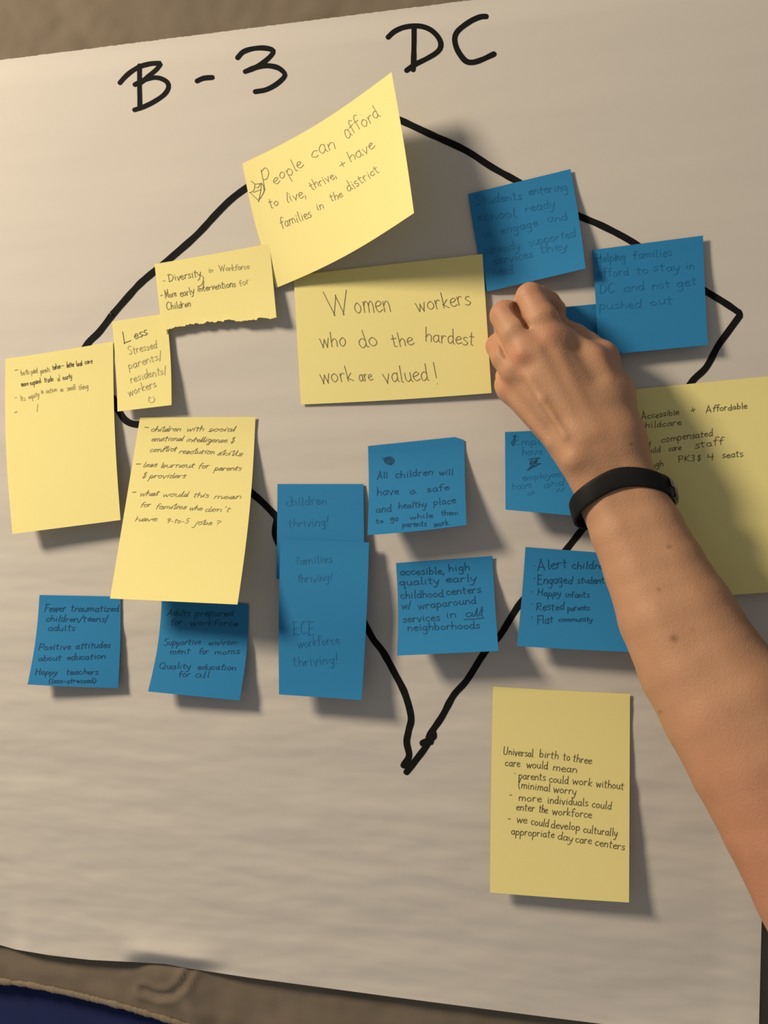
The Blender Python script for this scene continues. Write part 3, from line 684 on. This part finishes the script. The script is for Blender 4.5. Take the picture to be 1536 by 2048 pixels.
# crease between index and middle finger, and wrinkles over the finger joints
def groove(px0, py0, l0, px1, py1, l1, r, k=1.6): cone(hand, W(px0, py0, l0), W(px1, py1, l1), r, r * .8, k, True)
groove(1030, 614, 50, 1053, 654, 54, 2.6, 2.5)
groove(1030, 614, 44, 1051, 652, 49, 2.4, 2.5)
groove(992, 668, 46, 1013, 715, 52, 1.3)
groove(988, 738, 36, 1012, 768, 42, 1.2)
Fd = hand

def surface_nets(F, org, h):
    s = F < 0
    c = [s[i:F.shape[0] - 1 + i, j:F.shape[1] - 1 + j, k:F.shape[2] - 1 + k] for i in (0, 1) for j in (0, 1) for k in (0, 1)]
    al = c[0].copy(); an = c[0].copy()
    for q in c[1:]: al &= q; an |= q
    act = an & ~al
    I = np.argwhere(act); idx = -np.ones(act.shape, np.int64); idx[act] = np.arange(len(I))
    acc = np.zeros((len(I), 3)); cnt = np.zeros(len(I))
    corners = [(i, j, k) for i in (0, 1) for j in (0, 1) for k in (0, 1)]
    val = {q: F[I[:, 0] + q[0], I[:, 1] + q[1], I[:, 2] + q[2]].astype(float) for q in corners}
    for a in corners:
        for d in range(3):
            if a[d] == 0:
                b = list(a); b[d] = 1; b = tuple(b)
                va, vb = val[a], val[b]; m = (va < 0) != (vb < 0)
                t = np.where(m, va / np.where(m, va - vb, 1), 0)
                p = np.array(a, float)[None] + 0 * acc; p[:, d] += t
                acc += p * m[:, None]; cnt += m
    V = (I + acc / cnt[:, None]) * h + org
    faces = []
    for d in range(3):
        e1, e2 = [(1, 2), (2, 0), (0, 1)][d]
        n = list(F.shape); sa = [slice(None)] * 3; sb = [slice(None)] * 3
        sa[d] = slice(0, n[d] - 1); sb[d] = slice(1, n[d])
        A = s[tuple(sa)]; B = s[tuple(sb)]
        E = np.argwhere(A != B); g = A[E[:, 0], E[:, 1], E[:, 2]]
        ok = (E[:, e1] > 0) & (E[:, e2] > 0) & (E[:, e1] < n[e1] - 1) & (E[:, e2] < n[e2] - 1)
        E = E[ok]; g = g[ok]
        def at(o1, o2):
            q = E.copy(); q[:, e1] -= o1; q[:, e2] -= o2; return idx[q[:, 0], q[:, 1], q[:, 2]]
        f = np.stack([at(1, 1), at(0, 1), at(0, 0), at(1, 0)], 1)
        f[~g] = f[~g][:, ::-1]
        faces.append(f)
    return V, np.concatenate(faces)
V, Fc = surface_nets(Fd, lo_, H)
V = V.copy()
# fine undulation of the skin
def proj(P):
    D = P - CAM; z = D @ Fv; return 768 + FPX * (D @ Rv) / z, 1024 - FPX * (D @ Uv) / z

def skin_mat():
    m, nt, b = new_mat('skin'); N = nt.nodes; L = nt.links
    at = N.new('ShaderNodeAttribute'); at.attribute_name = 'skin_tone'
    tc = N.new('ShaderNodeTexCoord')
    nz = N.new('ShaderNodeTexNoise'); nz.inputs['Scale'].default_value = 55; nz.inputs['Detail'].default_value = 5
    L.new(tc.outputs['Object'], nz.inputs['Vector'])
    mx = N.new('ShaderNodeMix'); mx.data_type = 'RGBA'; mx.blend_type = 'MULTIPLY'; mx.inputs['Factor'].default_value = 1
    rmp = N.new('ShaderNodeValToRGB'); rmp.color_ramp.elements[0].color = (0.86, 0.80, 0.78, 1); rmp.color_ramp.elements[1].color = (1.1, 1.1, 1.1, 1)
    L.new(nz.outputs['Fac'], rmp.inputs[0])
    L.new(at.outputs['Color'], mx.inputs['A']); L.new(rmp.outputs[0], mx.inputs['B'])
    L.new(mx.outputs['Result'], b.inputs['Base Color'])
    b.inputs['Roughness'].default_value = 0.55; b.inputs['Specular IOR Level'].default_value = 0.35
    b.inputs['Subsurface Weight'].default_value = 0.12; b.inputs['Subsurface Radius'].default_value = (1, .35, .18); b.inputs['Subsurface Scale'].default_value = 0.004
    n2 = N.new('ShaderNodeTexNoise'); n2.inputs['Scale'].default_value = 520; n2.inputs['Detail'].default_value = 3
    L.new(tc.outputs['Object'], n2.inputs['Vector'])
    vo = N.new('ShaderNodeTexVoronoi'); vo.inputs['Scale'].default_value = 700; L.new(tc.outputs['Object'], vo.inputs['Vector'])
    ad = N.new('ShaderNodeMath'); ad.operation = 'ADD'; L.new(n2.outputs['Fac'], ad.inputs[0]); L.new(vo.outputs['Distance'], ad.inputs[1])
    bp = N.new('ShaderNodeBump'); bp.inputs['Strength'].default_value = 0.25; bp.inputs['Distance'].default_value = 0.0004
    L.new(ad.outputs[0], bp.inputs['Height']); L.new(bp.outputs['Normal'], b.inputs['Normal'])
    return m
M_skin = skin_mat()
person = mesh_obj('person', V, Fc, M_skin)
tag(person, 'bare left hand and forearm reaching in from the right, pressing a blue note', 'person')
me = person.data
base = np.array([0.50, 0.285, 0.165]); red = np.array([0.52, 0.225, 0.135]); mole = np.array([0.20, 0.09, 0.045]); vein = np.array([0.38, 0.25, 0.16])
PX, PY = proj(V); col = np.tile(base, (len(V), 1))
def blob(cx, cy, r, c, amt):
    global col
    g = (amt * np.exp(-(((PX - cx) ** 2 + (PY - cy) ** 2) / r ** 2)))[:, None]; col = col * (1 - g) + c * g
for cx, cy, r, a in ((1095, 668, 28, .55), (1038, 712, 26, .6), (985, 690, 22, .5), (1000, 618, 26, .35), (1065, 582, 26, .35), (1215, 700, 26, .4), (1000, 775, 20, .5), (1110, 610, 22, .6), (1480, 1640, 120, .45), (1500, 1780, 90, .55), (1420, 1500, 110, .2)):
    blob(cx, cy, r, red, a)
for cx, cy, r in ((1348, 1277, 8), (1318, 1180, 3.5), (1338, 1093, 4), (1385, 1260, 3), (1320, 1424, 3), (1262, 888, 3)): blob(cx, cy, r, mole, .8)
def line_tint(p, q, r, c, amt):
    for t in np.linspace(0, 1, 24): blob(p[0] + (q[0] - p[0]) * t, p[1] + (q[1] - p[1]) * t, r, c, amt / 5)
line_tint((1060, 800), (1120, 905), 10, vein, .5); line_tint((1170, 690), (1230, 820), 12, vein, .5)
at = me.color_attributes.new('skin_tone', 'FLOAT_COLOR', 'POINT')
at.data.foreach_set('color', np.concatenate([col, np.ones((len(V), 1))], 1).astype(np.float32).ravel())

# ------------------------------------------------------------------ wristband
def sdf(p):
    q = np.clip(((p - lo_) / H), 0, dims - 1.001); i = q.astype(int); f = q - i; r = 0
    for a in (0, 1):
        for b in (0, 1):
            for c in (0, 1):
                w_ = (f[0] if a else 1 - f[0]) * (f[1] if b else 1 - f[1]) * (f[2] if c else 1 - f[2])
                r += w_ * Fd[i[0] + a, i[1] + b, i[2] + c]
    return float(r)
M_band = flat_mat('black_rubber', (0.007, 0.007, 0.007), 0.6, 0.25)
M_gloss = flat_mat('glossy_black', (0.010, 0.008, 0.008), 0.12, 0.6)
M_rim = flat_mat('grey_rim', (0.42, 0.40, 0.36), 0.35, 0.5, 0.6)
wc = W(1248, 1006, 47)
A = W(1275, 1090, 51) - W(1225, 920, 46); A /= np.linalg.norm(A)          # along the arm, towards the elbow
Sd = W(1340, 985, 47) - W(1150, 1028, 47); Sd -= A * 0; Sd /= np.linalg.norm(Sd)
Od = np.array([0., -1., 0.]); Od -= Sd * (Od @ Sd); Od /= np.linalg.norm(Od)
NB = 96; ctr = []; rad = []
for i in range(NB):
    th_ = 2 * math.pi * i / NB
    d = math.cos(th_) * Sd + math.sin(th_) * Od
    sh = -A * 0.0165 * math.sin(th_) if math.sin(th_) > 0 else -A * 0.012 * math.sin(th_)
    # march out from the arm's core to the skin
    r = 0.008
    while r < 0.06 and max(sdf(wc + sh + d * r), sdf(wc + sh + d * r + A * .0045), sdf(wc + sh + d * r - A * .0045)) < 0: r += 0.0004
    rad.append(r); ctr.append((d, sh))
rad = np.array(rad)
for _ in range(6): rad = np.maximum(rad, (np.roll(rad, 1) + np.roll(rad, -1)) / 2)
tq = 2 * np.pi * np.arange(NB) / NB
rad += 0.0017 + 0.0050 * np.clip(np.cos(tq - math.radians(205)), 0, 1) ** 2 + 0.0015 * np.clip(np.cos(tq + .3), 0, 1) ** 2
prof = []
for q in range(16):                      # rounded-rectangle section: half width 6.6 mm, half thickness 1.1 mm
    an = 2 * math.pi * q / 16; cx, sy = math.cos(an), math.sin(an)
    prof.append((math.copysign(abs(cx) ** .5, cx) * 0.0066, math.copysign(abs(sy) ** .6, sy) * 0.0011))
def band_pt(i, a, t):
    d, sh = ctr[i % NB]; return wc + sh + d * (rad[i % NB] + t) + A * a
bv = [band_pt(i, a, t) for i in range(NB) for a, t in prof]
bf = [(i * 16 + q, i * 16 + (q + 1) % 16, ((i + 1) % NB) * 16 + (q + 1) % 16, ((i + 1) % NB) * 16 + q) for i in range(NB) for q in range(16)]
root = bpy.data.objects.new('wristband', None); C.objects.link(root); root.location = tuple(wc); root.empty_display_size = .02
tag(root, 'black rubber fitness wristband worn around the wrist', 'wristband')
def child(o):
    o.parent = root; o.matrix_parent_inverse = root.matrix_basis.inverted(); return o
bpy.context.view_layer.update()
band = child(mesh_obj('strap', bv, bf, M_band))
# tracker pod at the thumb side
def patch(name, i0, i1, a0, a1, t0, t1, mat, na=10):
    V = []; n_i = (i1 - i0)
    for side in (0, 1):
        for i in range(i0, i1 + 1):
            e = 1 - abs(2 * (i - i0) / n_i - 1) ** 4
            for q in range(na + 1):
                g = 1 - abs(2 * q / na - 1) ** 4
                t = t0 + (t1 - t0) * (e * g) ** .6 if side else t0
                V.append(band_pt(i, a0 + (a1 - a0) * q / na, t))
    nn = na + 1; rows = n_i + 1; F = []
    for s_ in (0, 1):
        o_ = s_ * nn * rows
        for i in range(rows - 1):
            for q in range(na):
                f = (o_ + i * nn + q, o_ + i * nn + q + 1, o_ + (i + 1) * nn + q + 1, o_ + (i + 1) * nn + q)
                F.append(f if s_ else f[::-1])
    rim = [q for q in range(nn)] + [i * nn + na for i in range(1, rows)] + [(rows - 1) * nn + q for q in range(na - 1, -1, -1)] + [i * nn for i in range(rows - 2, 0, -1)]
    for j in range(len(rim)):
        a, b = rim[j], rim[(j + 1) % len(rim)]; F.append((a, b, b + nn * rows, a + nn * rows))
    return child(mesh_obj(name, V, F, mat))
patch('tracker', -13, 5, -0.0078, 0.0078, 0.0, 0.0034, M_gloss)
patch('tracker_rim', -5, 5, -0.0050, 0.0010, 0.0028, 0.0040, M_rim)
